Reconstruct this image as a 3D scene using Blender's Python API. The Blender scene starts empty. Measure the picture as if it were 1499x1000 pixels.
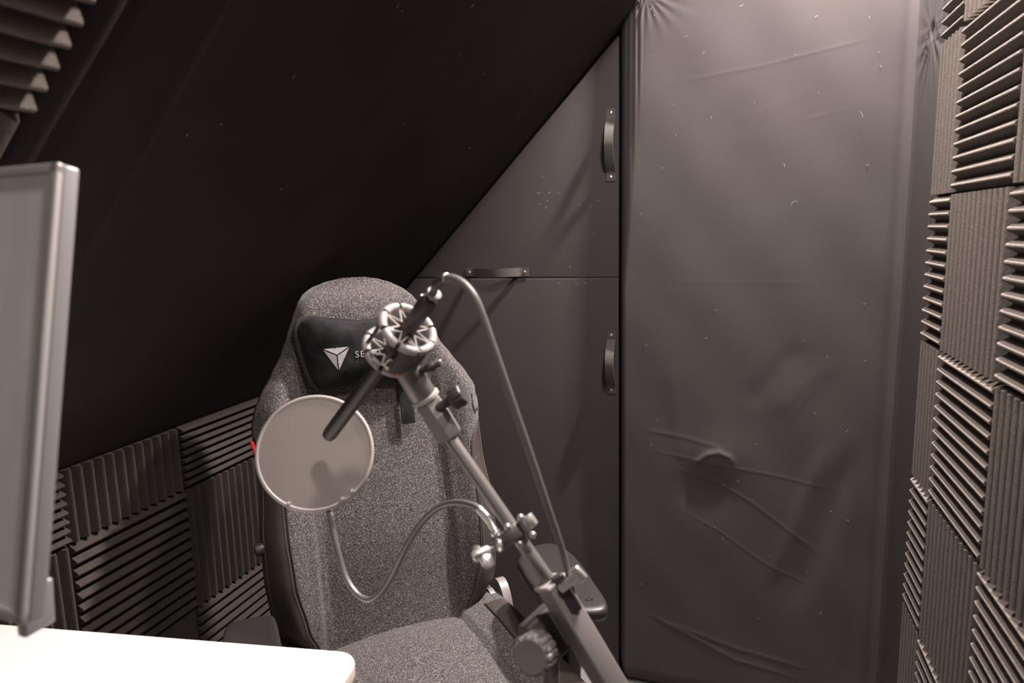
import bpy, bmesh, math, random
from mathutils import Vector, Matrix
import numpy as np
random.seed(7); rng = np.random.default_rng(7)
S = bpy.context.scene
COL = S.collection
H = 1.37                                   # camera height above the carpet

# ------------------------------------------------------------------ camera, light, exposure
YAW, PITCH, ROLL, FPX = 0.305855058, 0.158717606, 0.025173948, 1016.58
cy, sy = math.cos(YAW), math.sin(YAW)
F = Vector((-sy*math.cos(PITCH), cy*math.cos(PITCH), -math.sin(PITCH)))
r0 = Vector((cy, sy, 0)); d0 = F.cross(r0)
RT = math.cos(ROLL)*r0 + math.sin(ROLL)*d0
DN = -math.sin(ROLL)*r0 + math.cos(ROLL)*d0
cam = bpy.data.cameras.new('camera'); co = bpy.data.objects.new('camera', cam); COL.objects.link(co)
m = Matrix((RT, -DN, -F)).transposed().to_4x4(); m.translation = Vector((0, 0, H)); co.matrix_world = m
cam.sensor_width = 36; cam.lens = FPX/1499*36; cam.clip_start = 0.02
cam.dof.use_dof = True; cam.dof.focus_distance = 1.62; cam.dof.aperture_fstop = 4.0
S.camera = co
w = bpy.data.worlds.new('world'); S.world = w; w.use_nodes = True
w.node_tree.nodes['Background'].inputs[0].default_value = (0.02, 0.018, 0.018, 1)
w.node_tree.nodes['Background'].inputs[1].default_value = 1
S.view_settings.view_transform = 'Standard'; S.view_settings.look = 'None'
S.view_settings.exposure = 0.0; S.view_settings.gamma = 1.0; S.view_settings.use_curve_mapping = False
def area(name, loc, size, power, col, target=None):
    l = bpy.data.lights.new(name, 'AREA'); l.shape = 'DISK'; l.size = size; l.energy = power; l.color = col
    o = bpy.data.objects.new(name, l); COL.objects.link(o); o.location = loc
    d = (Vector(target) - Vector(loc)) if target else Vector((0, 0, -1))
    o.rotation_euler = d.to_track_quat('-Z', 'Y').to_euler(); return o
WARM = (1.0, 0.88, 0.82)
area('downlight', (0.325, 1.77, 2.53), 0.10, 118, WARM)
area('downlight', (-0.02, 1.20, 2.215), 0.14, 19, WARM)
area('downlight', (0.27, 0.38, 2.485), 0.12, 20, WARM)
area('rear_fill', (-0.22, -1.0, 1.88), 0.40, 6, WARM, (-0.2, 1.5, 1.0))  # unseen soft fill added behind the camera; the wall there has no doorway



# ------------------------------------------------------------------ materials
def mat(name, col, rough=0.6, metal=0.0, sheen=0.0, spec=0.5, coat=0.0):
    M = bpy.data.materials.new(name); M.use_nodes = True
    b = M.node_tree.nodes['Principled BSDF']
    b.inputs['Base Color'].default_value = (*col, 1); b.inputs['Roughness'].default_value = rough
    b.inputs['Metallic'].default_value = metal; b.inputs['Specular IOR Level'].default_value = spec
    b.inputs['Sheen Weight'].default_value = sheen; b.inputs['Coat Weight'].default_value = coat
    return M
def nd(M, t, **kw):
    n = M.node_tree.nodes.new(t)
    for k, v in kw.items(): setattr(n, k, v)
    return n
def lk(M, a, b): M.node_tree.links.new(a, b)
def noise(M, scale, detail=2, coord='Object', stretch=None, rough=0.5):
    tc = nd(M, 'ShaderNodeTexCoord'); n = nd(M, 'ShaderNodeTexNoise')
    n.inputs['Scale'].default_value = scale; n.inputs['Detail'].default_value = detail; n.inputs['Roughness'].default_value = rough
    if stretch:
        mp = nd(M, 'ShaderNodeMapping'); mp.inputs['Scale'].default_value = stretch
        lk(M, tc.outputs[coord], mp.inputs[0]); lk(M, mp.outputs[0], n.inputs['Vector'])
    else: lk(M, tc.outputs[coord], n.inputs['Vector'])
    return n.outputs['Fac']
def ramp(M, fac, stops):
    r = nd(M, 'ShaderNodeValToRGB'); e = r.color_ramp.elements
    while len(e) < len(stops): e.new(0.5)
    for k, (p, c) in enumerate(stops): e[k].position = p; e[k].color = (*c, 1)
    lk(M, fac, r.inputs[0]); return r.outputs[0]
def setcol(M, out): lk(M, out, M.node_tree.nodes['Principled BSDF'].inputs['Base Color'])
def bump(M, fac, strength, dist=0.002):
    b = nd(M, 'ShaderNodeBump'); b.inputs['Strength'].default_value = strength; b.inputs['Distance'].default_value = dist
    lk(M, fac, b.inputs['Height']); lk(M, b.outputs[0], M.node_tree.nodes['Principled BSDF'].inputs['Normal'])
def mixcol(M, a, b, fac, mode='MIX'):
    x = nd(M, 'ShaderNodeMix', data_type='RGBA', blend_type=mode)
    lk(M, a, x.inputs[6]); lk(M, b, x.inputs[7])
    if isinstance(fac, float): x.inputs[0].default_value = fac
    else: lk(M, fac, x.inputs[0])
    return x.outputs[2]

FAB = mat('black_stretch_fabric', (.05, .045, .046), .85, sheen=.0, spec=.2)
c = ramp(FAB, noise(FAB, 6, 3), [(.3, (.051, .0445, .0455)), (.7, (.057, .0500, .051))])
c2 = ramp(FAB, noise(FAB, 1400, 1), [(.35, (.78, .78, .78)), (.65, (1.12, 1.12, 1.12))])
setcol(FAB, mixcol(FAB, c, c2, 1.0, 'MULTIPLY')); bump(FAB, noise(FAB, 1300, 1), .25, .0006)
SLO = mat('black_lining_fabric', (.04, .033, .034), .9, spec=.08)
setcol(SLO, ramp(SLO, noise(SLO, 5, 4), [(.3, (.030, .0245, .025)), (.7, (.039, .032, .033))])); bump(SLO, noise(SLO, 1200, 1), .2, .0006)
FOAM = mat('charcoal_foam', (.10, .088, .078), .95, spec=.15)
c = ramp(FOAM, noise(FOAM, 420, 2), [(.3, (.125, .108, .098)), (.62, (.185, .163, .147)), (.74, (.225, .20, .18)), (.80, (.50, .46, .42))])
setcol(FOAM, c); bump(FOAM, noise(FOAM, 500, 2), .5, .0012)
FOAM_SHADE = mat('shaded_wall_foam', (.06, .053, .047), .95, spec=.15)  # same foam toned down: the knee wall's shade is put into the colour
c = ramp(FOAM_SHADE, noise(FOAM_SHADE, 420, 2), [(.3, (.043, .037, .033)), (.62, (.064, .056, .050)), (.74, (.085, .075, .067)), (.80, (.30, .265, .24))])
setcol(FOAM_SHADE, c); bump(FOAM_SHADE, noise(FOAM_SHADE, 500, 2), .5, .0012)
HEA = mat('heather_grey_weave', (.1, .09, .09), .9, sheen=.2, spec=.2)
c = ramp(HEA, noise(HEA, 380, 3, rough=.75), [(.36, (.012, .0105, .011)), (.47, (.045, .040, .040)), (.57, (.115, .104, .102)), (.69, (.30, .275, .265))])
setcol(HEA, c); bump(HEA, noise(HEA, 520, 2), .6, .0012)
LEA = mat('brown_black_leatherette', (.035, .028, .024), .55, spec=.4)
setcol(LEA, ramp(LEA, noise(LEA, 14, 3), [(.3, (.040, .032, .027)), (.7, (.056, .046, .040))])); bump(LEA, noise(LEA, 700, 2), .25, .0006)
STI = mat('stitch_thread', (.16, .14, .13), .7)
VEL = mat('black_velour', (.012, .011, .013), .9, sheen=.06, spec=.1)
setcol(VEL, ramp(VEL, noise(VEL, 18, 4, rough=.65), [(.35, (.006, .006, .007)), (.7, (.026, .025, .028))])); bump(VEL, noise(VEL, 24, 3), .35, .006)
VELB = mat('black_velour_border', (.034, .033, .035), .9, sheen=.1, spec=.1)
EMB = mat('silver_embroidery', (.34, .34, .36), .55, spec=.5)
setcol(EMB, ramp(EMB, noise(EMB, 300, 2, stretch=(1, 6, 1)), [(.3, (.24, .24, .26)), (.7, (.42, .42, .44))]))
BLK = mat('black_plastic', (.035, .032, .033), .45)
BLK2 = mat('matte_black_plastic', (.045, .041, .042), .6); bump(BLK2, noise(BLK2, 900, 2), .2, .0005)
PU = mat('soft_black_armpad', (.022, .020, .020), .42); bump(PU, noise(PU, 1500, 2), .3, .0004)
GRY = mat('grey_plastic', (.20, .185, .18), .45)
STD = mat('satin_black_steel', (.19, .175, .17), .38, metal=.5)
SLV = mat('sleeve_grey', (.17, .155, .15), .5)
MNT = mat('shock_mount_plastic', (.34, .315, .30), .42)
ELA = mat('elastic_cord', (.40, .37, .34), .8)
ELB = mat('black_cord', (.012, .011, .011), .8)
MICB = mat('mic_dark_body', (.040, .034, .033), .42, metal=.2)
CHR = mat('chrome', (.78, .76, .75), .2, metal=.7)
STL = mat('brushed_steel', (.55, .52, .50), .35, metal=.75)
COP = mat('copper_tint', (.55, .22, .06), .3, metal=1.0)
CAB = mat('grey_cable_rubber', (.13, .118, .114), .5)
RED = mat('red_tag', (.75, .02, .02), .6)
DSK = mat('white_laminate', (.83, .81, .78), .35)
EDG = mat('white_edge_band', (.72, .63, .54), .4)
SCR = mat('monitor_grey', (.22, .205, .20), .45)
setcol(SCR, ramp(SCR, noise(SCR, 9, 3, stretch=(3, 3, .6)), [(.3, (.60, .575, .56)), (.7, (.70, .675, .655))]))
SIL = mat('silver_bezel', (.42, .40, .395), .3, metal=.3)
SID = mat('silver_side', (.26, .255, .26), .32, metal=.3)
CPT = mat('grey_carpet', (.25, .23, .23), 1.0, spec=.1)
setcol(CPT, ramp(CPT, noise(CPT, 260, 3), [(.35, (.14, .13, .13)), (.65, (.38, .36, .36))])); bump(CPT, noise(CPT, 300, 2), 1.0, .006)
PLA = mat('black_paint', (.05, .045, .045), .8)
WEB = mat('black_webbing', (.05, .044, .042), .6, sheen=.2)
bump(WEB, noise(WEB, 900, 1), .6, .001)
LINT = mat('lint_fibre', (.55, .50, .47), .9)
MESHM = mat('pop_filter_nylon', (.29, .262, .243), .8, spec=.2)
def _pop():
    M = MESHM; nt = M.node_tree; b = nt.nodes['Principled BSDF']; out = nt.nodes['Material Output']
    tc = nd(M, 'ShaderNodeTexCoord'); fac = []
    for d in ('X', 'Y'):
        wv = nd(M, 'ShaderNodeTexWave', bands_direction=d); wv.inputs['Scale'].default_value = 95; lk(M, tc.outputs['Object'], wv.inputs['Vector']); fac.append(wv.outputs['Fac'])
    mu = nd(M, 'ShaderNodeMath', operation='MULTIPLY'); lk(M, fac[0], mu.inputs[0]); lk(M, fac[1], mu.inputs[1])
    mr = nd(M, 'ShaderNodeMapRange'); mr.inputs['From Min'].default_value = .0; mr.inputs['From Max'].default_value = .8
    mr.inputs['To Min'].default_value = .92; mr.inputs['To Max'].default_value = .62; lk(M, mu.outputs[0], mr.inputs[0])
    tr = nd(M, 'ShaderNodeBsdfTransparent'); mx = nd(M, 'ShaderNodeMixShader')
    lk(M, mr.outputs[0], mx.inputs[0]); lk(M, tr.outputs[0], mx.inputs[1]); lk(M, b.outputs[0], mx.inputs[2]); lk(M, mx.outputs[0], out.inputs[0])
_pop()

# ------------------------------------------------------------------ mesh helpers
class MB:
    def __init__(s): s.v = []; s.f = []
    def add(s, vs, fs):
        o = len(s.v); s.v += [tuple(x) for x in vs]; s.f += [tuple(i+o for i in f) for f in fs]; return s
    def box(s, c, sz, R=None, bev=0.0):
        bm = bmesh.new(); bmesh.ops.create_cube(bm, size=1)
        bmesh.ops.scale(bm, vec=Vector(sz), verts=bm.verts)
        if bev: bmesh.ops.bevel(bm, geom=bm.edges[:]+bm.verts[:], offset=bev, segments=3, affect='EDGES', profile=.5)
        R = R or Matrix.Identity(3); c = Vector(c)
        bm.verts.index_update(); s.add([R @ v.co + c for v in bm.verts], [[v.index for v in f.verts] for f in bm.faces]); bm.free(); return s
    def rings(s, rs, cap=True, closed=False):
        n = len(rs[0]); vs = [p for r in rs for p in r]; fs = []
        K = len(rs)
        for k in range(K if closed else K-1):
            a = k*n; b = ((k+1) % K)*n
            for i in range(n): j = (i+1) % n; fs.append((a+i, a+j, b+j, b+i))
        if cap and not closed: fs.append(tuple(range(n-1, -1, -1))); fs.append(tuple((K-1)*n+i for i in range(n)))
        return s.add(vs, fs)
    def lathe(s, p0, axis, prof, n=24, squash=1.0, ref=None):
        p0 = Vector(p0); a = Vector(axis).normalized()
        u = (Vector(ref) - Vector(ref).dot(a)*a).normalized() if ref else a.orthogonal().normalized()
        v = a.cross(u)
        return s.rings([[p0 + a*h + (u*math.cos(t)+v*math.sin(t)*squash)*max(r, 1e-5) for t in [2*math.pi*i/n for i in range(n)]] for h, r in prof])
    def cyl(s, p0, p1, r, r1=None, n=20, bev=0.0):
        d = Vector(p1)-Vector(p0); L = d.length; r1 = r if r1 is None else r1
        if bev: pr = [(0, r-bev), (bev*.3, r-bev*.3), (bev, r), (L-bev, r1), (L-bev*.3, r1-bev*.3), (L, r1-bev)]
        else: pr = [(0, r), (L, r1)]
        return s.lathe(p0, d, pr, n)
    def tube(s, pts, r, n=12, closed=False, cap=True):
        P = [Vector(p) for p in pts]; K = len(P); rr = r if hasattr(r, '__len__') else [r]*K
        T = []
        for i in range(K):
            a = P[(i-1) % K] if (closed or i > 0) else P[i]; b = P[(i+1) % K] if (closed or i < K-1) else P[i]
            T.append((b-a).normalized())
        u = T[0].orthogonal().normalized(); rs = []
        for i in range(K):
            u = (u - T[i]*u.dot(T[i])).normalized(); v = T[i].cross(u)
            rs.append([P[i]+(u*math.cos(2*math.pi*k/n)+v*math.sin(2*math.pi*k/n))*rr[i] for k in range(n)])
        return s.rings(rs, cap, closed)
    def torus(s, c, axis, R, r, n=40, k=10):
        a = Vector(axis).normalized(); u = a.orthogonal().normalized(); v = a.cross(u); c = Vector(c)
        return s.tube([c+(u*math.cos(t)+v*math.sin(t))*R for t in [2*math.pi*i/n for i in range(n)]], r, k, closed=True)
    def prism(s, poly, d):
        n = len(poly); d = Vector(d); a = [Vector(p) for p in poly]
        return s.add(a+[p+d for p in a], [tuple(range(n-1, -1, -1)), tuple(range(n, 2*n))]+[(i, (i+1) % n, n+(i+1) % n, n+i) for i in range(n)])
    def grid(s, fn, us, vs):
        nu, nv = len(us), len(vs)
        return s.add([fn(a, b) for b in vs for a in us], [(j*nu+i, j*nu+i+1, (j+1)*nu+i+1, (j+1)*nu+i) for j in range(nv-1) for i in range(nu-1)])
    def mesh(s, name, M, smooth=40):
        me = bpy.data.meshes.new(name); me.from_pydata(s.v, [], s.f); me.materials.append(M)
        bm = bmesh.new(); bm.from_mesh(me); bmesh.ops.recalc_face_normals(bm, faces=bm.faces); bm.to_mesh(me); bm.free()
        if smooth:
            me.polygons.foreach_set('use_smooth', [True]*len(me.polygons))
            if smooth < 180: me.set_sharp_from_angle(angle=math.radians(smooth))
        me.update(); return me
    def build(s, name, M, parent=None, smooth=40, label=None, kind=None):
        o = bpy.data.objects.new(name, s.mesh(name, M, smooth)); COL.objects.link(o)
        if parent: o.parent = parent
        if label: o['label'] = label
        if kind: o['kind'] = kind
        return o
def spline(pts, n=8):
    P = [Vector(p) for p in pts]; out = []
    for i in range(len(P)-1):
        a, b, c_, d = P[max(i-1, 0)], P[i], P[i+1], P[min(i+2, len(P)-1)]
        for k in range(n):
            t = k/n; out.append(.5*((2*b)+(c_-a)*t+(2*a-5*b+4*c_-d)*t*t+(3*b-a-3*c_+d)*t**3))
    return out+[P[-1]]
def thing(name, label, cat, loc=(0, 0, 0), rz=0, group=None):
    o = bpy.data.objects.new(name, None); COL.objects.link(o); o.empty_display_size = .05
    o.location = loc; o.rotation_euler = (0, 0, rz); o['label'] = label; o['category'] = cat
    if group: o['group'] = group
    return o
def struct(o): o['kind'] = 'structure'; return o
def sstep(a, b, x):
    t = min(1, max(0, (x-a)/(b-a))); return t*t*(3-2*t)
def lerp_tab(tab, x):
    if x <= tab[0][0]: return tab[0][1]
    for (a, b), (c_, d) in zip(tab, tab[1:]):
        if x <= c_: t = (x-a)/(c_-a); t = t*t*(3-2*t)*.4+t*.6; return b+(d-b)*t
    return tab[-1][1]

# ------------------------------------------------------------------ room shell (floor z=0)
XR, XK, YB, YF, ZC = .425, -1.25, 2.02, -1.10, 2.56     # right wall, knee wall, back wall, wall behind the camera, ceiling
SM, SX, SZ = 1.0165, -.243, .574+H                      # slope: z = SZ + SM*(x-SX)
def slope_z(x): return SZ+SM*(x-SX)
KT = slope_z(XK)                                        # height where the slope meets the knee wall
struct(MB().box(((XR+XK)/2, (YB+YF)/2, -.02), (XR-XK+.2, YB-YF+.2, .04)).build('floor', CPT, smooth=0))
struct(MB().box(((XR-.3)/2, (YB+YF)/2, ZC+.02), (XR+.5, YB-YF+.2, .04)).build('ceiling', PLA, smooth=0))
WB = struct(MB().prism([(XK, YB, 0), (XR+.04, YB, 0), (XR+.04, YB, ZC), (SX-.04, YB, ZC), (SX-.04, YB, SZ), (XK, YB, KT)], (0, .04, 0)).build('wall_back', PLA, smooth=0))
struct(MB().prism([(XK, YF, 0), (XR+.04, YF, 0), (XR+.04, YF, ZC), (SX-.04, YF, ZC), (SX-.04, YF, SZ), (XK, YF, KT)], (0, -.04, 0)).build('wall_front', PLA, smooth=0))
WR = struct(MB().box((XR+.02, (YB+YF)/2, ZC/2), (.04, YB-YF, ZC)).build('wall_right', PLA, smooth=0))
WL = struct(MB().box((XK-.02, (YB+YF)/2, KT/2), (.04, YB-YF, KT)).build('wall_left', PLA, smooth=0))
struct(MB().box((SX-.06, (YB+YF)/2, (SZ+ZC)/2+.03), (.04, YB-YF, ZC-SZ-.04)).build('wall_upper', PLA, smooth=0))

# ---- sloped ceiling: taut fabric from y=.59 to the back wall, foam tiles nearer the camera
nrm = Vector((SM, 0, -1)).normalized()                 # points into the room
tan_s = Vector((1, 0, SM)).normalized()
SLEN = (SX-XK)*math.sqrt(1+SM*SM)
def slope_pt(d, y, h=0.0): return Vector((XK, y, KT))+tan_s*d+nrm*h
def slope_fab(d, y):
    h = .004*math.sin(3.1*d+1.7*y)*math.sin(2.2*y)+.0012*math.exp(-((y-.705-.02*math.sin(3*d))/.006)**2)-.002
    h -= .006*math.exp(-((y-.60)/.008)**2)
    return slope_pt(d, y, h)
SLP = MB().prism([slope_pt(-.02, YF, -.035), slope_pt(SLEN, YF, -.035), slope_pt(SLEN, YF, -.004-.008), slope_pt(-.02, YF, -.012)], (0, YB-YF, 0)).build('ceiling', SLO, smooth=0)
struct(SLP)
g = MB().grid(slope_fab, np.linspace(0, SLEN, 60), list(np.linspace(.585, .74, 40))+list(np.linspace(.76, 2.0, 40)))
g.build('fabric_lining', SLO, SLP, 180)
rl = MB().tube([slope_pt(d, .566+.003*math.sin(d*9), -.014) for d in np.linspace(0, SLEN, 40)], [.024+.0015*math.sin(d*14) for d in np.linspace(0, SLEN, 40)], 16)
rl.build('fabric_roll', SLO, SLP, 60, label='rolled black fabric edge along the sloped ceiling')
MB().tube([slope_pt(SLEN+.002, y, -.002) for y in np.linspace(.6, 1.99, 20)], .0022, 8).build('edge_piping', GRY, SLP, 60, label='thin pale piping along the top edge of the slope')

mb = MB(); rg_ = random.Random(11)
for k in range(34):                                    # dust fibres clinging to the lining
    d, y = (SLEN*rg_.uniform(.55, .99), rg_.uniform(.75, 1.95)) if k < 26 else (SLEN*rg_.uniform(.5, .9), rg_.uniform(.62, 1.1))
    a = rg_.uniform(0, 6.28); pts_ = []; q_ = [d, y]; s_ = rg_.uniform(.002, .008)
    for i in range(5):
        pts_.append(Vector(slope_fab(q_[0], q_[1]))+nrm*.0012); q_[0] += math.cos(a)*s_/4; q_[1] += math.sin(a)*s_/4; a += rg_.uniform(-.2, .8)
    mb.tube(pts_, .0002, 4)
mb.build('lint', LINT, SLP, 0, kind='stuff')

# ---- acoustic foam tiles: twelve wedges on a base, one mesh shared by alike tiles
T = .305
def foam_mesh(wa, wb, nr, ribs_along_b=True, M=FOAM, base=.011, hh=.0172):
    """tile in local coords: a in [0,wa], b in [0,wb], height along +z; ribs run along b, spaced along a"""
    p = wa/nr; prof = [(0, 0), (0, base)]
    for k in range(nr):
        x0 = k*p; prof += [(x0+.0008, base), (x0+p*.5-.0040, base+hh-.0034), (x0+p*.5-.0030, base+hh-.0013), (x0+p*.5-.0012, base+hh), (x0+p*.5+.0012, base+hh), (x0+p*.5+.0030, base+hh-.0013), (x0+p*.5+.0040, base+hh-.0034), (x0+p-.0008, base)]
    prof += [(wa, base), (wa, 0)]
    mb = MB(); e = .0012
    mb.prism([(a, e, h) for a, h in prof], (0, wb-2*e, 0))
    return mb.mesh('foam_tile', M, 30)
def flat_mesh(wa, wb, M=FOAM): return MB().box((wa/2, wb/2, .008), (wa-.003, wb-.003, .016), bev=.002).mesh('foam_tile', M, 30)
FULL, FULLD = foam_mesh(T-.002, T-.002, 12), foam_mesh(T-.002, T-.002, 12, M=FOAM_SHADE)
def place(me, origin, A, B, N, parent, jit=0.0):
    o = bpy.data.objects.new('foam_tile', me); COL.objects.link(o); o.parent = parent
    if jit:
        t = random.uniform(-jit, jit); A, B = A*math.cos(t)+B*math.sin(t), B*math.cos(t)-A*math.sin(t)
    M4 = Matrix((A, B, N)).transposed().to_4x4(); M4.translation = Vector(origin); o.matrix_local = M4
    return o
def V(*a): return Vector(a)
# right wall: base plane XR, wedges into the room (-X). columns by depth y, rows by height z
NX = V(-1, 0, 0)
for j in range(-4, 2):
    for i in range(-5, 3):
        y0, z0 = 1.239+T*j, .354+H+T*i
        vert = (i+j) % 2 == 0            # ribs upright
        hz = min(T, ZC-.005-z0)
        if hz < .05: continue
        wj = T if j < 1 else .142
        if hz < T-.01:
            continue
        if j == 1:
            if vert: me = foam_mesh(wj, T-.002, 6); place(me, (XR, y0+wj, z0+.001), V(0, -1, 0), V(0, 0, 1), NX, WR)
            else: me = foam_mesh(T-.002, wj, 12); place(me, (XR, y0, z0+T-.001), V(0, 0, -1), V(0, 1, 0), V(-1, 0, 0), WR)
        elif vert: place(FULL, (XR, y0+T-.001, z0+.001), V(0, -1, 0), V(0, 0, 1), NX, WR, .004)
        else: place(FULL, (XR, y0+.001, z0+T-.001), V(0, 0, -1), V(0, 1, 0), NX, WR, .004)
# knee wall
PXk = V(1, 0, 0); zb = -.5905+H; yk = .9688
TOPK = KT-zb+.010
kv, kh = foam_mesh(T-.002, TOPK, 12, M=FOAM_SHADE), foam_mesh(TOPK, T-.002, 8, M=FOAM_SHADE)
FLT = flat_mesh(T, T, FOAM_SHADE)
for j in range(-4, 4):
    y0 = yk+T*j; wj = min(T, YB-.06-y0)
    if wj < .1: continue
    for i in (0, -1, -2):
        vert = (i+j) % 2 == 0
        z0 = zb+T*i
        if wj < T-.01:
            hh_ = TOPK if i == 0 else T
            me = foam_mesh(wj, hh_, 10, M=FOAM_SHADE) if vert else foam_mesh(hh_, wj, 8 if i == 0 else 12, M=FOAM_SHADE)
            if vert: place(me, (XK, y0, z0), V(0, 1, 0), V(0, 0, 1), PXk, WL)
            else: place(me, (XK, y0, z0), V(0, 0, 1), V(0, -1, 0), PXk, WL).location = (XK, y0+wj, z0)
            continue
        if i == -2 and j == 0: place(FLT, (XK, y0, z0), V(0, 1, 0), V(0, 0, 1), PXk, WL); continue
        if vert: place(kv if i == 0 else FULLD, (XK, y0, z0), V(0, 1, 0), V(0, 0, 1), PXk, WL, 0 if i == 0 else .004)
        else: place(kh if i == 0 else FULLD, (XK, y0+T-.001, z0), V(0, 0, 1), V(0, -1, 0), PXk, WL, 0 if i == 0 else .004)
# sloped ceiling tiles, in front of the rolled edge
dz = (.133+H-KT)/tan_s.z
for r in range(-2, 2):
    for k in range(5):
        ye = .54-T*k; d_ = dz+T*r
        if ye-T < YF: continue
        alongY = (r+k) % 2 == 0
        A, B = (tan_s, V(0, -1, 0)) if alongY else (V(0, 1, 0), tan_s)
        org = slope_pt(d_, ye-.001, -.006) if alongY else slope_pt(d_, ye-T, -.006)
        place(FULL, org, A, B, A.cross(B) if A.cross(B).dot(nrm) > 0 else -A.cross(B), SLP, .003)

# ------------------------------------------------------------------ fabric panels on the back wall
YP = 1.93                                             # face of the big panel
XL_, XR_ = -.2965, .424
ZP0, ZP1 = .004, ZC-.01
creases = [  # polyline on the face (x, z), height, half width
    ([Vector((-0.2235, 1.9300, 1.7289)), Vector((0.0714, 1.9300, 1.7622)), Vector((0.2113, 1.9300, 1.7859)), Vector((0.3297, 1.9300, 1.8053))], .0010, .0032),
    ([Vector((-0.2208, 1.9300, 1.2225)), Vector((0.2596, 1.9300, 1.2162))], .0005, .003),
    ([Vector((-0.2377, 1.9300, 0.8027)), Vector((-0.1144, 1.9300, 0.7867)), Vector((0.0229, 1.9300, 0.7570))], .0018, .006),
    ([Vector((-0.2375, 1.9300, 0.7481)), Vector((-0.0395, 1.9300, 0.7169)), Vector((0.1217, 1.9300, 0.6967)), Vector((0.3093, 1.9300, 0.6615))], .0016, .004),
    ([Vector((-0.1605, 1.9300, 0.7074)), Vector((-0.0756, 1.9300, 0.6761)), Vector((-0.0201, 1.9300, 0.6629)), Vector((0.0713, 1.9300, 0.6137)), Vector((0.2061, 1.9300, 0.5152)), Vector((0.2854, 1.9300, 0.4538))], .0018, .0035),
    ([Vector((-0.1401, 1.9300, 0.5829)), Vector((-0.0172, 1.9300, 0.5241)), Vector((0.1122, 1.9300, 0.4378)), Vector((0.2458, 1.9300, 0.3809))], .0015, .0035),
    ([Vector((-0.2254, 1.9300, 0.2434)), Vector((-0.1063, 1.9300, 0.1964)), Vector((0.0382, 1.9300, 0.1341)), Vector((0.2486, 1.9300, 0.0977))], .0028, .006),
    ([Vector((-0.1854, 1.9300, 0.2276)), Vector((0.0467, 1.9300, 0.1678)), Vector((0.2648, 1.9300, 0.1321))], .0022, .006),
    ([Vector((-0.0234, 1.9300, 1.6203)), Vector((0.1995, 1.9300, 1.7027))], .0003, .006),
    ([Vector((0.0107, 1.9300, 1.5927)), Vector((0.2231, 1.9300, 1.6895))], -.0003, .006),
    ([Vector((0.1479, 1.9300, 1.6204)), Vector((0.2785, 1.9300, 1.6436))], .0005, .004),
    ([Vector((-0.0907, 1.9300, 0.6889)), Vector((-0.0727, 1.9300, 0.7222)), Vector((-0.0473, 1.9300, 0.7440)), Vector((-0.0184, 1.9300, 0.7520)), Vector((0.0090, 1.9300, 0.7403)), Vector((0.0331, 1.9300, 0.7069))], .0055, .0075),
    ([Vector((0.1512, 1.9300, 0.8423)), Vector((0.2226, 1.9300, 0.9482))], .0008, .006),
]
soft = [([Vector((0.3264, 1.9300, 0.8162)), Vector((0.1881, 1.9300, 0.2953))], -.006, .03), ([Vector((0.2614, 1.9300, 0.8118)), Vector((0.1150, 1.9300, 0.3462))], .005, .025),
        ([Vector((0.0377, 1.9300, 0.8737)), Vector((0.1932, 1.9300, 1.0652))], -.0025, .03), ([Vector((0.1164, 1.9300, 0.8591)), Vector((0.2760, 1.9300, 1.0315))], .0015, .025),
        ([Vector((0.3074, 1.9300, 0.7029)), Vector((0.3170, 1.9300, 0.1312))], .003, .016), ([Vector((-0.1543, 1.9300, 1.0187)), Vector((-0.1131, 1.9300, 0.6870))], .0015, .02)]
KN = Vector((-0.0288, 1.9300, 0.7296))
us = np.concatenate([np.linspace(XL_, XL_+.07, 26)[:-1], np.linspace(XL_+.07, XR_-.09, 150)[:-1], np.linspace(XR_-.09, XR_, 30)])
vs = np.concatenate([np.linspace(ZP0, 1.0, 260)[:-1], np.linspace(1.0, 2.0, 230)[:-1], np.linspace(2.0, ZP1, 40)])
U, W_ = np.meshgrid(us, vs)
Hh = np.zeros_like(U)
def dist_seg(poly):
    best = np.full(U.shape, 9.0); tt = np.zeros(U.shape); n = len(poly)-1
    for k in range(n):
        ax, az, bx, bz = poly[k][0], poly[k][2], poly[k+1][0], poly[k+1][2]
        L2 = (bx-ax)**2+(bz-az)**2; t = np.clip(((U-ax)*(bx-ax)+(W_-az)*(bz-az))/L2, 0, 1)
        d = np.hypot(U-ax-t*(bx-ax), W_-az-t*(bz-az)); m_ = d < best
        best[m_] = d[m_]; tt[m_] = (k+t[m_])/n
    return best, tt
for poly, amp, wd in creases+soft:
    d, t = dist_seg(poly); taper = np.clip(np.minimum(t, 1-t)*4, 0, 1); taper = taper*taper*(3-2*taper)
    side = 1.0
    Hh += amp*(.45 if wd < .0066 else .8)*taper*np.exp(-(d/wd)**2)
rk = np.hypot((U-KN[0])*1.0, (W_-KN[2])*1.15)
Hh += .003*np.exp(-(rk/.030)**2) + .007*np.exp(-(rk/.08)**2)
Hh -= .008*np.exp(-(np.hypot(U-KN[0]+.03, W_-KN[2]+.10)/.06)**2)
Hh += .002*np.sin(U*9+1)*np.sin(W_*3.1)+.0012*np.sin(U*31+W_*7)*np.sin(W_*13-U*5)
# rounded left edge (wider towards the top) and a small fillet into the right-hand return
wl = np.clip(.022+.05*np.clip((W_-1.2)/.6, 0, 1), .022, .075)
q = np.clip((XL_+wl-U)/wl, 0, 1); Hh -= .062*(1-np.sqrt(np.clip(1-q**2.2, 0, 1)))
Hh += .0015*np.sin(U*420)*q*(1-q)*4*np.clip((W_-1.4)/.4, 0, 1)
qr = np.clip((U-(XR_-.045))/.045, 0, 1); Hh -= .005*np.exp(-((U-(XR_-.035))/.014)**2); Hh += .010*qr**5
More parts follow.
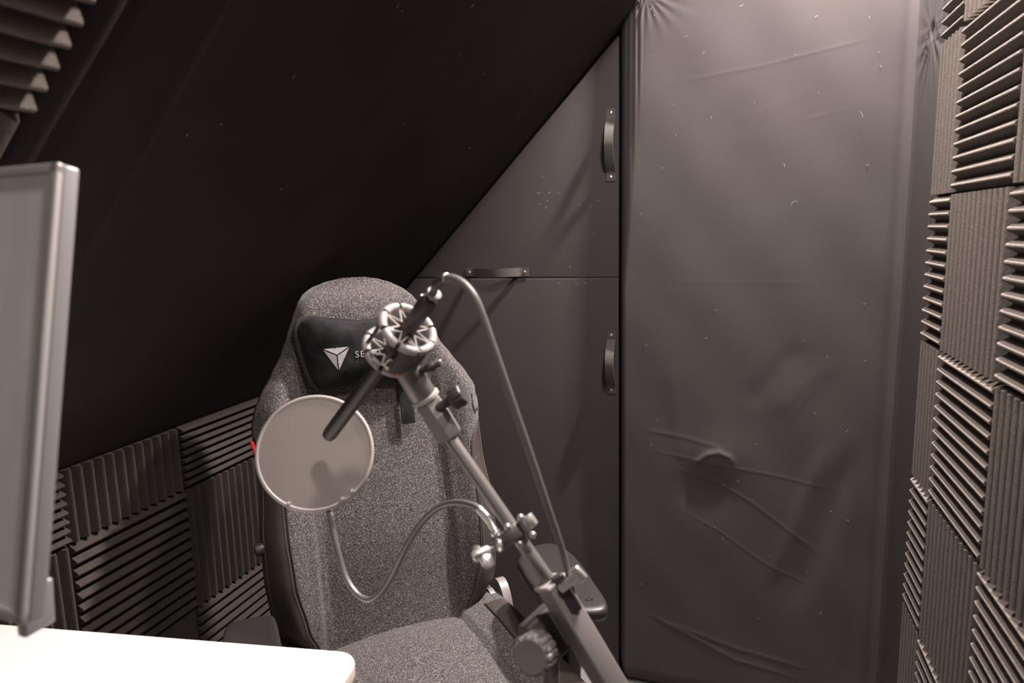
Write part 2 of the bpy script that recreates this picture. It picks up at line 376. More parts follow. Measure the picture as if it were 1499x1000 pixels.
# gathers beside the slope's upper corner
cx, cz = SX+.02, SZ+.02
ang = np.arctan2(W_-cz, U-cx); rr = np.hypot(U-cx, W_-cz)
Hh += .0014*np.sin(ang*20)*np.exp(-(rr/.075)**2)
# rounded bottom left corner
bt = np.clip((ZP0+.05-W_)/.05, 0, 1); Hh -= .02*bt**2
Zc = W_+.06*np.clip(1-(U-XL_)/.03, 0, 1)**2*np.clip((ZP0+.15-W_)/.15, 0, 1)
nu, nv = len(us), len(vs)
pan = MB(); pts = np.stack([U, YP-Hh, Zc], -1).reshape(-1, 3)
pan.v = [tuple(map(float, p)) for p in pts]
pan.f = [(j*nu+i, j*nu+i+1, (j+1)*nu+i+1, (j+1)*nu+i) for j in range(nv-1) for i in range(nu-1)]
edge = [j*nu for j in range(nv)]                       # close the left side and the foot back to the wall
o_ = len(pan.v); pan.v += [(XL_+.002, YB-.004, float(Zc[j, 0])) for j in range(nv)]
pan.f += [(edge[j], edge[j+1], o_+j+1, o_+j) for j in range(nv-1)]
o2 = len(pan.v); pan.v += [(float(us[i]), YB-.004, ZP0+.002) for i in range(nu)]
pan.f += [(i+1, i, o2+i, o2+i+1) for i in range(nu-1)]
BIG = thing('acoustic_panel', 'tall creased black fabric panel without handles, beside the foam wall', 'panel', ((XL_+XR_)/2, YP, ZP0))
def child(mb, name, M, root, smooth=40, label=None, kind=None):
    """build a part from world coordinates under an Empty placed anywhere (location and z-turn)"""
    R = Matrix.Rotation(-root.rotation_euler.z, 3, 'Z'); L = Vector(root.location)
    mb.v = [tuple(R @ (Vector(p)-L)) for p in mb.v]
    return mb.build(name, M, root, smooth, label, kind)
child(pan, 'fabric_cover', FAB, BIG, 180)
def lint(root, spots, seed):
    rg = random.Random(seed); mb = MB()
    for (x, y, z), s in spots:
        a = rg.uniform(0, 6.28); p = Vector((x, y-.0025, z)); pts_ = []
        for k in range(6):
            pts_.append(p.copy()); p = p+Vector((math.cos(a), rg.uniform(-.1, .1), math.sin(a)))*s/5; a += rg.uniform(-.2, .9)
        mb.tube(pts_, .00022, 4)
    child(mb, 'lint', LINT, root, 0, kind='stuff', label='pale lint fibres clinging to the fabric')
rl_ = random.Random(5)
sp = [(tuple(Vector((0.2970, 1.9250, 1.6192))), .016), (tuple(Vector((0.1596, 1.9250, 1.4241))), .022), (tuple(Vector((0.0060, 1.9250, 1.9077))), .012)]
for k in range(45):
    x, z = rl_.uniform(XL_+.06, XR_-.08), rl_.uniform(.25, 1.95)
    h = float(Hh[np.argmin(abs(vs-z)), np.argmin(abs(us-x))]); sp.append(((x, YP-h+.0008, z), rl_.uniform(.003, .012)))
lint(BIG, sp, 3)
# fabric return on the right wall between panel and foam, gathered at a pinch
PIN = Vector((0.4120, 1.8193, 1.7800))
def ret(y, z):
    a = math.atan2(z-PIN[2], y-PIN[1]); r = math.hypot(y-PIN[1], z-PIN[2])
    h = .0022*math.sin(a*15)*math.exp(-(r/.09)**2)*(.35+.65*sstep(.02, -.03, z-PIN[2]))+.002*math.sin(y*160+.6*math.sin(z*6))*math.exp(-((y-1.72)/.035)**2)*sstep(.9, 1.6, z)
    h -= .006*math.exp(-(r/.012)**2)
    h += .006*sstep(1.90, 1.935, y)**2
    return (.412-h, y, z)
MB().grid(ret, np.linspace(1.676, 1.945, 60), np.linspace(.01, ZC-.01, 260)).build('fabric_strip', FAB, WR, 180, label='narrow black fabric return beside the foam tiles')

# ---- two removable panels left of it, with webbing handles
YD = 1.972; ZS = -.1395+H; XD = -.301
def diag_x(z): return SX+(z-SZ)/SM
def wrapped(poly, thick, bulge):
    """fabric-wrapped board: outline polygon (x,z) with a pillowy rounded face"""
    n = len(poly); P = [Vector((x, 0, z)) for x, z in poly]; c = sum(P, Vector())/n
    mb = MB(); rs = []
    for ins, dep in ((0, thick), (0, .0035), (.0008, .0014), (.0025, .0004), (.006, 0)):
        ring = []
        for i in range(n):
            a, b, d = P[i-1], P[i], P[(i+1) % n]
            e1, e2 = (b-a).normalized(), (d-b).normalized()
            n1, n2 = Vector((-e1.z, 0, e1.x)), Vector((-e2.z, 0, e2.x)); nn = (n1+n2); nn = nn/max(.2, nn.dot(n1))
            if (c-b).dot(nn) < 0: nn = -nn
            q_ = b+nn*ins; ring.append((q_.x, YD+dep, q_.z))
        rs.append(ring)
    return mb.rings(rs, cap=True)
def dens(poly, step=.03):
    out = []
    for (a, b), (c_, d) in zip(poly, poly[1:]+poly[:1]):
        k = max(1, int(math.hypot(c_-a, d-b)/step)); out += [(a+(c_-a)*t/k, b+(d-b)*t/k) for t in range(k)]
    return out
zt = SZ+SM*(XD-SX)-.006
UP = thing('acoustic_panel', 'upper triangular black fabric panel under the slope with two webbing handles', 'panel', (-.5, YD, ZS))
child(wrapped([(XD, ZS+.0004), (XD, zt), (diag_x(ZS)+.012, ZS+.0004)], .035, 0), 'fabric_cover', FAB, UP, 30)
LO = thing('acoustic_panel', 'lower black fabric panel standing on the floor behind the chair with one webbing handle', 'panel', (-.6, YD, .012))
child(wrapped([(XD, .012), (XD, ZS-.0004), (diag_x(ZS)+.012, ZS-.0004), (XK+.04, KT+.005), (XK+.04, .012)], .035, 0), 'fabric_cover', FAB, LO, 30)
def handle(root, p0, p1, bow):
    p0, p1 = Vector(p0), Vector(p1); ax = (p1-p0).normalized(); L = (p1-p0).length; side = ax.cross(Vector((0, 1, 0))).normalized()
    hw, th = .0125, .0016; out = Vector((0, -1, 0))
    prof = []
    for k in range(33):
        t = k/32; s = t*L
        u_ = (t-.13)/.74; h = 0 if u_ <= 0 or u_ >= 1 else math.sin(math.pi*u_)**.8
        if 0 < u_ < 1: h *= 1
        prof.append((s, .0015+bow*h, u_))
    rs = []
    for s, h, u_ in prof:
        tw = .18*math.sin(math.pi*min(1, max(0, u_)))
        c_ = p0+ax*s+out*h; sd = side*math.cos(tw)+out*math.sin(tw)
        rs.append([c_+sd*hw, c_+sd*hw+out*th, c_-sd*hw+out*th, c_-sd*hw])
    st = child(MB().rings(rs), 'handle', WEB, root, 50)
    for e_ in (p0+ax*.011, p1-ax*.011):
        mb = MB().lathe(e_+out*.0035, out, [(-.001, .0042), (.0008, .0040), (.0016, .0026), (.0018, 0)], 14)
        mb.v = [tuple(Vector(p)-Vector(root.location)) for p in mb.v]
        mb.build('screw', STL, st, 40)
handle(UP, (-.322, YD, .322+H), (-.322, YD, .128+H), .040)
handle(UP, (-.762, YD, -.122+H), (-.566, YD, -.122+H), .036)
handle(LO, (-.322, YD, -.294+H), (-.322, YD, -.478+H), .040)
sp = [((rl_.uniform(-.6, -.33), YD+.001, rl_.uniform(ZS+.03, ZS+.3)), rl_.uniform(.003, .012)) for k in range(14)]
lint(UP, sp, 8)
sp = [((rl_.uniform(-.5, -.33), YD+.001, ZS-rl_.uniform(.004, .02)), rl_.uniform(.003, .008)) for k in range(9)]
lint(LO, sp, 9)

# ------------------------------------------------------------------ desk and monitor
def rounded(poly, rad, seg=8):
    out = []; n = len(poly)
    for i in range(n):
        a, b, c_ = Vector(poly[i-1]), Vector(poly[i]), Vector(poly[(i+1) % n])
        r = rad[i]; u_, v_ = (a-b).normalized(), (c_-b).normalized(); 
        if r <= 0: out.append(b); continue
        h = math.acos(max(-1, min(1, u_.dot(v_))))/2; dd = r/math.tan(h); cc = b+(u_+v_).normalized()*(r/math.sin(h))
        s0 = b+u_*dd-cc; s1 = b+v_*dd-cc; a0 = math.atan2(s0.y, s0.x); a1 = math.atan2(s1.y, s1.x)
        da = (a1-a0+math.pi) % (2*math.pi)-math.pi
        out += [cc+Vector((math.cos(a0+da*k/seg), math.sin(a0+da*k/seg), 0))*r for k in range(seg+1)]
    return out
DZ = .73
d_dir = Vector((.99, .131, 0)).normalized(); d_in = Vector((.131, -.99, 0)).normalized()
c0 = Vector((-.531, .868, 0))
dp = [c0, c0-d_dir*.70, c0-d_dir*.70+d_in*.62, c0+d_in*.62]
dp[1] = Vector((-1.19, dp[1].y, 0)); dp[2] = Vector((-1.19, dp[2].y, 0))
DESK = thing('desk', 'white desk with a rounded corner in the lower left foreground', 'desk', (-.85, .5, 0))
base = rounded(dp, (.035, .02, .02, .035))
def offs(poly, ins):
    c_ = sum(poly, Vector())/len(poly); return [p+(c_-p).normalized()*ins for p in poly]
rs = [[(p.x, p.y, DZ-h) for p in offs(base, i)] for i, h in ((.004, .026), (.001, .024), (0, .022), (0, .004), (.0012, .0012), (.004, 0))]
child(MB().rings(rs[-3:], cap=False).add([Vector(p) for p in rs[-1]], [tuple(range(len(base)))]), 'desk_top', DSK, DESK, 40)
child(MB().rings(rs[:4], cap=True), 'edge_band', EDG, DESK, 40, label='warm white rounded desk edge')
for p in (c0-d_dir*.06+d_in*.06, c0-d_dir*.62+d_in*.06, c0-d_dir*.06+d_in*.56, c0-d_dir*.62+d_in*.56):
    child(MB().box((p.x, p.y, (DZ-.027)/2), (.04, .04, DZ-.027), bev=.003), 'leg', DSK, DESK)

mT, mB = Vector((-0.5177, 0.4418, 1.4330)), Vector((-0.5176, 0.3608, 1.0765))
mw = Vector((-1, .1, 0)).normalized(); mu = (mT-mB).normalized(); mn = mw.cross(mu).normalized()
if mn.y < 0: mn = -mn
MON = thing('monitor', 'large grey monitor with a silver rim standing on the white desk', 'monitor', (mB.x-.25, mB.y+.03, DZ))
ML = (mT-mB).length; MWD = .56; th = .0175
def mp(a, b, c_): return mB+mw*a+mu*b+mn*c_
def slab(a0, a1, b0, b1, c0_, c1_, bev, name, M, lab=None):
    R = Matrix((mw, mu, mn)).transposed(); ctr = mp((a0+a1)/2, (b0+b1)/2, (c0_+c1_)/2)
    return child(MB().box(ctr, (a1-a0, b1-b0, c1_-c0_), R, bev), name, M, MON, 40, lab)
slab(0, MWD, 0, ML, .003, th, .0025, 'housing', SID)
fr = MB(); R_ = Matrix((mw, mu, mn)).transposed()
for a0, a1, b0, b1 in ((0, .009, 0, ML), (MWD-.009, MWD, 0, ML), (0, MWD, 0, .009), (0, MWD, ML-.009, ML)):
    fr.box(mp((a0+a1)/2, (b0+b1)/2, .0005), (a1-a0, b1-b0, .006), R_, .0015)
child(fr, 'bezel', SIL, MON, 40, 'silver bezel round the monitor')
slab(.008, MWD-.008, .008, ML-.008, .0005, .0035, 0, 'screen', SCR, 'dull grey screen face')
sp_ = mp(MWD*.72, .10, th+.015)
st_b = Vector((sp_.x, sp_.y+.05, DZ))
child(MB().box((st_b.x, st_b.y, DZ+.006), (.22, .16, .012), bev=.004), 'stand_foot', SID, MON)
child(MB().tube(spline([st_b+V(0, .02, .01), st_b+V(0, .03, .16), sp_+V(0, .02, .03), sp_+V(0, -.012, .06)], 6), .018, 14), 'stand_neck', SID, MON)
# small grey block clipped behind the screen edge
cb = Vector((-0.5848, 0.4199, 1.0490))
child(MB().box(cb, (.011, .03, .045), Matrix.Rotation(.1, 3, 'Y'), .003).cyl(cb+V(-.004, 0, .0), cb+V(-.06, -.004, .03), .006), 'edge_clip', SID, MON, 40, 'small grey clip at the monitor lower corner')

# ------------------------------------------------------------------ gaming chair (local x = its left-right, y = backwards, z up)
CR = math.radians(43.36); CO = Vector((-.67723, 1.24872, 0)); SH = H-.85          # seat height
CH = thing('gaming_chair', 'charcoal heather fabric gaming chair with dark leatherette sides under the slope', 'chair', CO, CR)
TH = math.radians(11); bx = Vector((0, math.sin(TH), math.cos(TH))); fx = Vector((0, -math.cos(TH), math.sin(TH)))   # up the back, forward of the back
def BP(s, t, f=0.0): return Vector((s, 0, SH))+bx*t+fx*f
WT = [(-.06, .13), (-.03, .165), (0, .198), (.03, .225), (.06, .243), (.10, .250), (.16, .256), (.25, .256), (.35, .247), (.42, .247), (.47, .250), (.505, .243), (.54, .226), (.58, .200), (.62, .176), (.66, .159), (.70, .143), (.725, .130), (.745, .115), (.76, .095), (.771, .066), (.777, .03)]
LT = [(-.06, .128), (-.03, .145), (0, .160), (.05, .18), (.15, .20), (.25, .205), (.33, .2035), (.38, .206), (.42, .228), (.455, .2485), (.475, .2492)]
def half(t): return lerp_tab(WT, t)
def leab(t):
    w_ = half(t); return min(lerp_tab(LT, t), w_*.992) if t < .475 else w_*.992
def front(s, t):
    w_ = half(t); a = abs(s)
    bol = .034*(1-sstep(.50, .64, t))*sstep(-.05, .1, t)*.9+.010
    y = bol*sstep(.128, .160, a)*.45+bol*sstep(.15, .205, a)*.55 if t < .62 else bol*sstep(.138, .20, a)
    y -= .004*math.exp(-((a-.145)/.004)**2)*(1 if t < .52 else 0)
    cr_ = .012*math.cos(min(1, a/.145)*math.pi/2)*(1-sstep(.5, .6, t)); y += cr_
    q_ = a/max(w_, 1e-4); y -= .040*max(0, (q_-.80)/.20)**2.4*(1 if t < .5 else .8)
    y += .022*math.exp(-((t-.20)/.12)**2)*.6                       # lumbar swell
    y -= .055*sstep(.68, .777, t)**2                               # head curls back
    y += .012*sstep(.5, .66, t)
    return y
def backf(s, t):
    w_ = half(t); q_ = min(1, abs(s)/max(w_, 1e-4))
    edge_ = front(math.copysign(w_, s), t)
    return edge_-.012-(.075-.045*sstep(.35, .70, t))*(1-q_**3.0)**.5
ts = [-.06+.0125*k for k in range(64)]+[.735, .745, .752, .758, .763, .768, .7715, .7745, .7765, .777]
ts = sorted(set(round(t, 4) for t in ts if t <= .777))
def bp_(s, t): return BP(s, t, front(s, t))
NS = 48
fab = MB().grid(lambda q_, t: bp_(q_*leab(t), t), np.linspace(-1, 1, 2*NS+1), ts)
fab.build('backrest', HEA, CH, 180, label='heather grey fabric back')
for sg in (-1, 1):
    def lf(q_, t):
        a, b = leab(t), half(t); s = sg*(a+(b-a)*q_); return bp_(s, t)
    lm = MB().grid(lf, np.linspace(0, 1, 9), ts)
    lm.build('side_panel', LEA, CH, 180, label='dark leatherette side bolster')
    # stitches along both edges of the leather
    stt = MB()
    for off in (.006, -.004):
        tl = np.arange(.0, .43, .0058)
        for t in tl:
            def P_(tt):
                s = leab(tt)+off if off > 0 else half(tt)-.006
                return bp_(sg*s, tt)+fx*.0008
            stt.tube([P_(t), P_(t+.0036)], .0007, 5)
    stt.build('stitching', STI, CH, 0, kind='stuff')
    MB().tube([bp_(sg*leab(t), t)+fx*.0006 for t in ts if t < .46], .0017, 6).build('piping', BLK, CH, 180)
    MB().tube([bp_(sg*.145, t)-fx*.0010 for t in np.linspace(-.02, .50, 40)], .0012, 6).build('seam', BLK, CH, 180)
    MB().tube([bp_(sg*(.146+(half(.345)-.15)*k/12*.95), .31+.045*k/12)-fx*.0004 for k in range(13)], .0009, 5).build('seam', BLK, CH, 180)
bk = MB().grid(lambda q_, t: BP(q_*half(t), t, backf(q_*half(t), t)), np.sin(np.linspace(-1, 1, 25)*math.pi/2), ts)
for sg in (-1, 1): bk.grid(lambda q_, t: BP(sg*half(t), t, front(half(t), t)*(1-q_)+backf(sg*half(t), t)*q_), np.linspace(0, 1, 3), ts)
bk.grid(lambda q_, r: BP(q_*half(ts[0]), ts[0], front(q_*half(ts[0]), ts[0])*(1-r)+backf(q_*half(ts[0]), ts[0])*r), np.linspace(-1, 1, 17), [0, 1])
bk.build('back_shell', LEA, CH, 60)
# glossy tab on the right shoulder, red tag on the left edge
MB().prism([bp_(.222, .488)+fx*.002, bp_(.243, .486)+fx*.002, bp_(.240, .448)+fx*.002, bp_(.228, .440)+fx*.002, bp_(.221, .46)+fx*.002], -fx*.006).build('shoulder_tab', BLK, CH, 30, label='glossy black tab on the right shoulder of the back')
rt0, rt1 = bp_(-.2475, .448), bp_(-.2425, .424)
MB().tube([rt0-Vector((.004, 0, 0)), rt1-Vector((.004, 0, 0))], .0042, 8).build('fabric_tag', RED, CH, 60, label='small red tag')
# seat
def seat_z(x, y):
    a = abs(x); z = .030*sstep(.143, .158, a)*.5+.030*sstep(.155, .215, a)*.6
    z -= .05*sstep(.235, .275, a)**1.5
    z += .016*math.cos(min(1, a/.143)*math.pi/2)
    z -= .006*math.exp(-((a-.147)/.004)**2)
    z -= .05*sstep(-.42, -.53, y)**1.3
    z *= 1
    return SH+z-.012*sstep(-.12, .05, y)
ysd = list(np.linspace(.06, -.53, 60))
MB().grid(lambda x, y: Vector((x, y, seat_z(x, y))), np.linspace(-.198, .198, 81), ysd).build('seat', HEA, CH, 180, label='heather grey seat cushion')
for sg in (-1, 1):
    def sl(q_, y):
        e_ = .198+.004*math.sin(y*5); x = sg*(e_+(.272-e_)*q_); return Vector((x, y, seat_z(x, y)))
    yl = [y for y in ysd if y <= -.035]; yo = [y for y in ysd if y >= -.045]
    MB().grid(sl, np.linspace(0, 1, 12), yl).build('seat_side', LEA, CH, 180, label='dark leatherette seat edge')
    MB().grid(sl, np.linspace(0, 1, 12), yo).build('seat_corner', HEA, CH, 180)
    MB().tube([Vector((sg*(.198+.004*math.sin(y*5)), y, seat_z(.2, y)+.0008)) for y in yl]+[], .0018, 6).build('piping', BLK, CH, 180)
    MB().tube([Vector((sg*.147, y, seat_z(.147, y)+.0005)) for y in ysd], .0012, 6).build('seam', BLK, CH, 180)
MB().rings([[(x*.272*k, y, z) for x, y in [(-1, .06), (1, .06), (1, -.50), (.8, -.53), (-.8, -.53), (-1, -.50)]] for z, k in ((SH-.12, .9), (SH-.10, .97), (SH-.035, 1))]).build('seat_base', LEA, CH, 30)
# recline hinge covers: two curved grey prongs each side
for sg in (-1, 1):
    hc = MB()
    for dx, r_, w2 in ((.0, .062, .006), (.026, .080, .010)):
        path = []
        for k in range(15):
            a = math.radians(100-k*9.0)
            path.append((math.cos(a)*r_*.62-.02, math.sin(a)*r_*1.05))
        rs_ = []
        for k, (yy, zz) in enumerate(path):
            x0_ = sg*(.232+dx); y_ = -(yy)-.012; z_ = SH-.040+zz*1.05
            rs_.append([(x0_-w2, y_, z_), (x0_+w2, y_, z_), (x0_+w2, y_+.008, z_-.006), (x0_-w2, y_+.008, z_-.006)])
        hc.rings(rs_)
    hc.build('hinge_cover', GRY, CH, 40, label='curved grey recline hinge cover')
    MB().box((sg*.245, .012, SH-.02), (.03, .03, .06), bev=.008).build('hinge_block', BLK, CH, 40)
MB().lathe((-.247, .03, SH+.232), (-1, 0, 0), [(0, .006), (.004, .012), (.012, .014), (.020, .011), (.022, 0)], 20).build('pivot_knob', BLK, CH, 40)
# armrests
AZ = H-.69
PADPX = [Vector((-0.4162, 1.3154, 0.6800)), Vector((-0.4190, 1.3605, 0.6800)), Vector((-0.4039, 1.3953, 0.6800)), Vector((-0.3691, 1.4183, 0.6800)), Vector((-0.3262, 1.3944, 0.6800)), Vector((-0.2805, 1.3346, 0.6800)), Vector((-0.2403, 1.2657, 0.6800)), Vector((-0.2049, 1.2009, 0.6800)), Vector((-0.2062, 1.1711, 0.6800)), Vector((-0.2426, 1.1567, 0.6800)), Vector((-0.2773, 1.1571, 0.6800)), Vector((-0.3199, 1.1807, 0.6800)), Vector((-0.3726, 1.2424, 0.6800))]
PADLX = [Vector((-0.8027, 0.8715, 0.6940)), Vector((-0.8351, 0.9241, 0.6940)), Vector((-0.8307, 0.9455, 0.6940)), Vector((-0.7880, 0.9754, 0.6940)), Vector((-0.7651, 0.9698, 0.6940)), Vector((-0.7076, 0.9072, 0.6940)), Vector((-0.6472, 0.8383, 0.6940)), Vector((-0.6843, 0.8023, 0.6940)), Vector((-0.7482, 0.8108, 0.6940))]
Rm = Matrix.Rotation(-CR, 3, 'Z')
def plan(P):
    q_ = [Rm @ (Vector(p)-CO) for p in P]; q_ = [Vector((p.x, p.y, 0)) for p in q_]; return spline(q_+[q_[0]], 5)[:-1]
PADS = {1: plan(PADPX), -1: plan(PADLX)}
for sg in (1, -1):
    ol = PADS[sg]; cc = sum(ol, Vector())/len(ol); AZ = .68 if sg > 0 else .694
    rs_ = []
    for ins, z in ((.92, -.026), (.975, -.024), (1.0, -.018), (1.0, -.010), (.985, -.004), (.95, -.0008), (.88, .0004), (.6, -.0015), (.2, -.002)):
        rs_.append([cc+(p-cc)*ins+Vector((0, 0, AZ+z)) for p in ol])
    ap = MB().rings(rs_).build('armrest', PU, CH, 60, label='soft black armrest pad on the %s' % ('right' if sg > 0 else 'left'))
    MB().box((cc.x, cc.y, AZ-.045), (.06, .14, .04), bev=.01).build('armrest_slider', BLK2, CH)
    MB().box((cc.x+sg*.01, cc.y, AZ-.15), (.035, .075, .22), bev=.008).build('armrest_post', BLK, CH)
    MB().tube([(cc.x+sg*.01, cc.y, AZ-.24), (cc.x+sg*.008, cc.y, SH-.14), (cc.x-sg*.05, cc.y, SH-.16), (sg*.1, cc.y, SH-.15)], .02, 10).build('armrest_bracket', BLK, CH)
    if sg > 0:                                        # small recessed emblem near the tip of the pad
        lg = [Rm @ (Vector((-0.2468, 1.1899, 0.6800))-CO), Rm @ (Vector((-0.2288, 1.1971, 0.6800))-CO), Rm @ (Vector((-0.2447, 1.2186, 0.6800))-CO)]
        g0 = sum(lg, Vector())/3; em = MB()
        for k in range(3):
            a, b = lg[k], lg[(k+1) % 3]; q3 = [g0+(p-g0)*f_ for p, f_ in ((a, 1), (b, 1))]+[g0]
            c3 = sum(q3, Vector())/3; q3 = [c3+(p-c3)*.78 for p in q3]
            em.prism([Vector((p.x, p.y, AZ+.0002)) for p in q3], (0, 0, .0006))
        em.build('emblem', ELB, ap, 0, label='small dark triangle emblem in three facets')
rg_c = Rm @ (Vector((-0.7359, 0.8927, 0.6820))-CO)
MB().torus(rg_c, (0, 0, 1), .027, .002, 40, 8).build('adjuster_rim', STL, CH, 60, label='thin bright rim on the left armrest')
MB().lathe(rg_c-Vector((0, 0, .004)), (0, 0, 1), [(0, .026), (.002, .026), (.0035, .02), (.004, 0)], 30).build('adjuster_cap', HEA, CH, 60)
# mechanism, column, star base, castors
MB().box((0, -.22, SH-.15), (.22, .26, .05), bev=.01).build('tilt_mechanism', BLK, CH)
MB().cyl((0, -.22, .09), (0, -.22, SH-.17), .026).cyl((0, -.22, .09), (0, -.22, .26), .034).build('gas_lift', BLK, CH)
bs = MB().cyl((0, -.22, .075), (0, -.22, .125), .045, .04)
for k in range(5):
    a = 2*math.pi*k/5+.3; e_ = Vector((math.cos(a)*.30, -.22+math.sin(a)*.30, .085)); bs.tube([Vector((0, -.22, .105)), e_], [.026, .017], 10)
bs.build('star_base', BLK, CH, 40)
for k in range(5):
    a = 2*math.pi*k/5+.3; e_ = Vector((math.cos(a)*.30, -.22+math.sin(a)*.30, .03)); t_ = Vector((-math.sin(a), math.cos(a), 0))
    cs = MB()
    for q_ in (-1, 1): cs.cyl(e_+t_*q_*.008, e_+t_*q_*.026, .029, bev=.004)
    cs.cyl(e_, e_+Vector((0, 0, .05)), .008); cs.build('castor', BLK, CH, 40)

# ------------------------------------------------------------------ head pillow with emblem and lettering
PIL = thing('neck_pillow', 'black velour neck pillow with a silver triangle emblem and lettering strapped to the chair headrest', 'pillow', CO, CR)
po = [(-.152, .655), (-.150, .672), (-.140, .687), (-.12, .6925), (-.06, .683), (-.005, .676), (.05, .683), (.11, .6925), (.130, .687), (.140, .672), (.142, .655), (.136, .61), (.124, .56), (.115, .543), (.10, .535), (.05, .538), (-.005, .543), (-.06, .538), (-.11, .535), (-.125, .543), (-.134, .56), (-.146, .61)]
pv = spline([Vector((a, b, 0)) for a, b in po]+[Vector((*po[0], 0))], 5)[:-1]
pc = Vector((-.005, .612, 0))
def pf(k, p):                                          # puffiness from rim (k=1) to centre
    return .004+.050*(1-k**2.6)**.62
def pbase(s, t): return front(max(-.145, min(.145, s)), min(t, .66))+.006
rs_ = []; NR = 12
def ppt(p, k, f): q_ = pc+(p-pc)*k; return BP(q_.x, q_.y, pbase(q_.x, q_.y)*.0+.022+f)
for k in (.88, 1.0): rs_.append([ppt(p, k, -.006 if k < 1 else 0) for p in pv])
rs_ += [[ppt(p, k, .006 if k == 1.0 else .009) for p in pv] for k in (1.0, .985, .955)]
MB().rings(rs_, cap=True).build('border', VELB, PIL, 60, label='slightly lighter welt round the pillow')
def wr(q_): return .0020*math.sin(q_.x*210+40*q_.y)*math.exp(-((q_.y-.665)/.022)**2)+.0016*math.sin(q_.x*90-q_.y*130)*math.exp(-((q_.x+.115)/.03)**2)
rs_ = []
for k in [.955, .94, .92, .89, .85, .79, .72, .63, .53, .42, .30, .18, .06]:
    rs_.append([ppt(p, k, pf(k/.955 if k < .955 else 1, p)+wr(pc+(p-pc)*k)+.002) for p in pv])
MB().rings(rs_, cap=True).build('cushion', VEL, PIL, 180)
def pil_f(s, t):
    d = Vector((s, t, 0))-pc; best = 1e9; kk = 0
    a = math.atan2(d.y, d.x)
    for p in pv:
        e_ = p-pc; da = abs((math.atan2(e_.y, e_.x)-a+math.pi) % (2*math.pi)-math.pi)
        if da < best: best = da; kk = d.length/e_.length
    return .022+pf(min(1, kk/.955), None)+.0026
def st_of(px):                                         # world point -> (s,t) on the back plane seen from the camera side
    p = Rm @ (px-CO); q_ = p-Vector((0, 0, SH)); return q_.x, q_.dot(bx)
# emblem facets and letters lie on the pillow's face
EA, EB, EC, EG = (-.1050, .6195), (-.0500, .6195), (-.0770, .5700), (-.0775, .6035)
for tri in ((EA, EB, EG), (EA, EG, EC), (EB, EC, EG)):
    cx_ = sum(p[0] for p in tri)/3; cz_ = sum(p[1] for p in tri)/3
    q3 = [(cx_+(a-cx_)*.86, cz_+(b-cz_)*.86) for a, b in tri]
    P3 = [BP(a, b, pil_f(a, b)+.0012) for a, b in q3]; ctr_ = sum(P3, Vector())/3
    MB().prism(P3, -fx*.004).build('emblem_facet', EMB, PIL, 0, label='silver embroidered facet of the triangle emblem')
cu = bpy.data.curves.new('lettering', 'FONT'); cu.body = 'SECRETLAB'; cu.size = .0185; cu.extrude = .0006; cu.space_character = 1.22; cu.offset = -.0002
to = bpy.data.objects.new('lettering', cu); COL.objects.link(to); bpy.context.view_layer.update()
tm = bpy.data.meshes.new_from_object(to.evaluated_get(bpy.context.evaluated_depsgraph_get())); bpy.data.objects.remove(to)
s0_, t0_ = -.0420, .5950
for v in tm.vertices:
    s, t = s0_+v.co.x*.98, t0_+v.co.y; v.co = BP(s, t, pil_f(s, t)+.0012+v.co.z)
tm.materials.clear(); tm.materials.append(EMB)
lo = bpy.data.objects.new('lettering', tm); COL.objects.link(lo); lo.parent = PIL; lo['label'] = 'silver embroidered lettering'
# elastic strap of the pillow, seen below its lower edge
MB().box(BP(.07, .49, .030), (.030, .003, .10), Matrix.Rotation(-TH, 3, 'X'), .001).build('strap', VEL, PIL, 30)

# ------------------------------------------------------------------ microphone in its shock mount
a0, a1 = Vector((-0.3237, 0.7359, 1.3017)), Vector((-0.5462, 0.8416, 1.0845))
ma = (a1-a0).normalized(); mL = (a1-a0).length
def ax(t): return a0+ma*(t*mL)
MIC = thing('microphone', 'slim dark pencil microphone pointing down at the chair in a shock mount', 'microphone', ax(.5))
child(MB().lathe(ax(.16), ma, [(0, .0088), (.004, .0102), (.10*mL, .0104), (.12*mL, .0092), (.135*mL, .0104), (.84*mL-.012, .0106), (.84*mL-.006, .0106), (.84*mL, .0092)], 28), 'body', MICB, MIC, 40)
sl_ = MB(); up_ = Vector((0, 0, 1)); up_ = (up_-ma*up_.dot(ma)).normalized(); sd_ = ma.cross(up_)
for ph in (-.9, -.3, .3, .9, 1.6, -1.6):
    dr = up_*math.cos(ph)+sd_*math.sin(ph)
    for k in range(6): sl_.box(ax(.60+.055*k)+dr*.0103, (.0016, .0013, .0125), Matrix((ma.cross(dr), dr, ma)).transposed())
child(sl_, 'vent_slots', ELB, MIC, 0, kind='stuff')
child(MB().lathe(ax(.60), ma, [(0, .0107), (.0012, .0109), (.0024, .0107)], 28), 'trim_ring', BLK, MIC, 40)

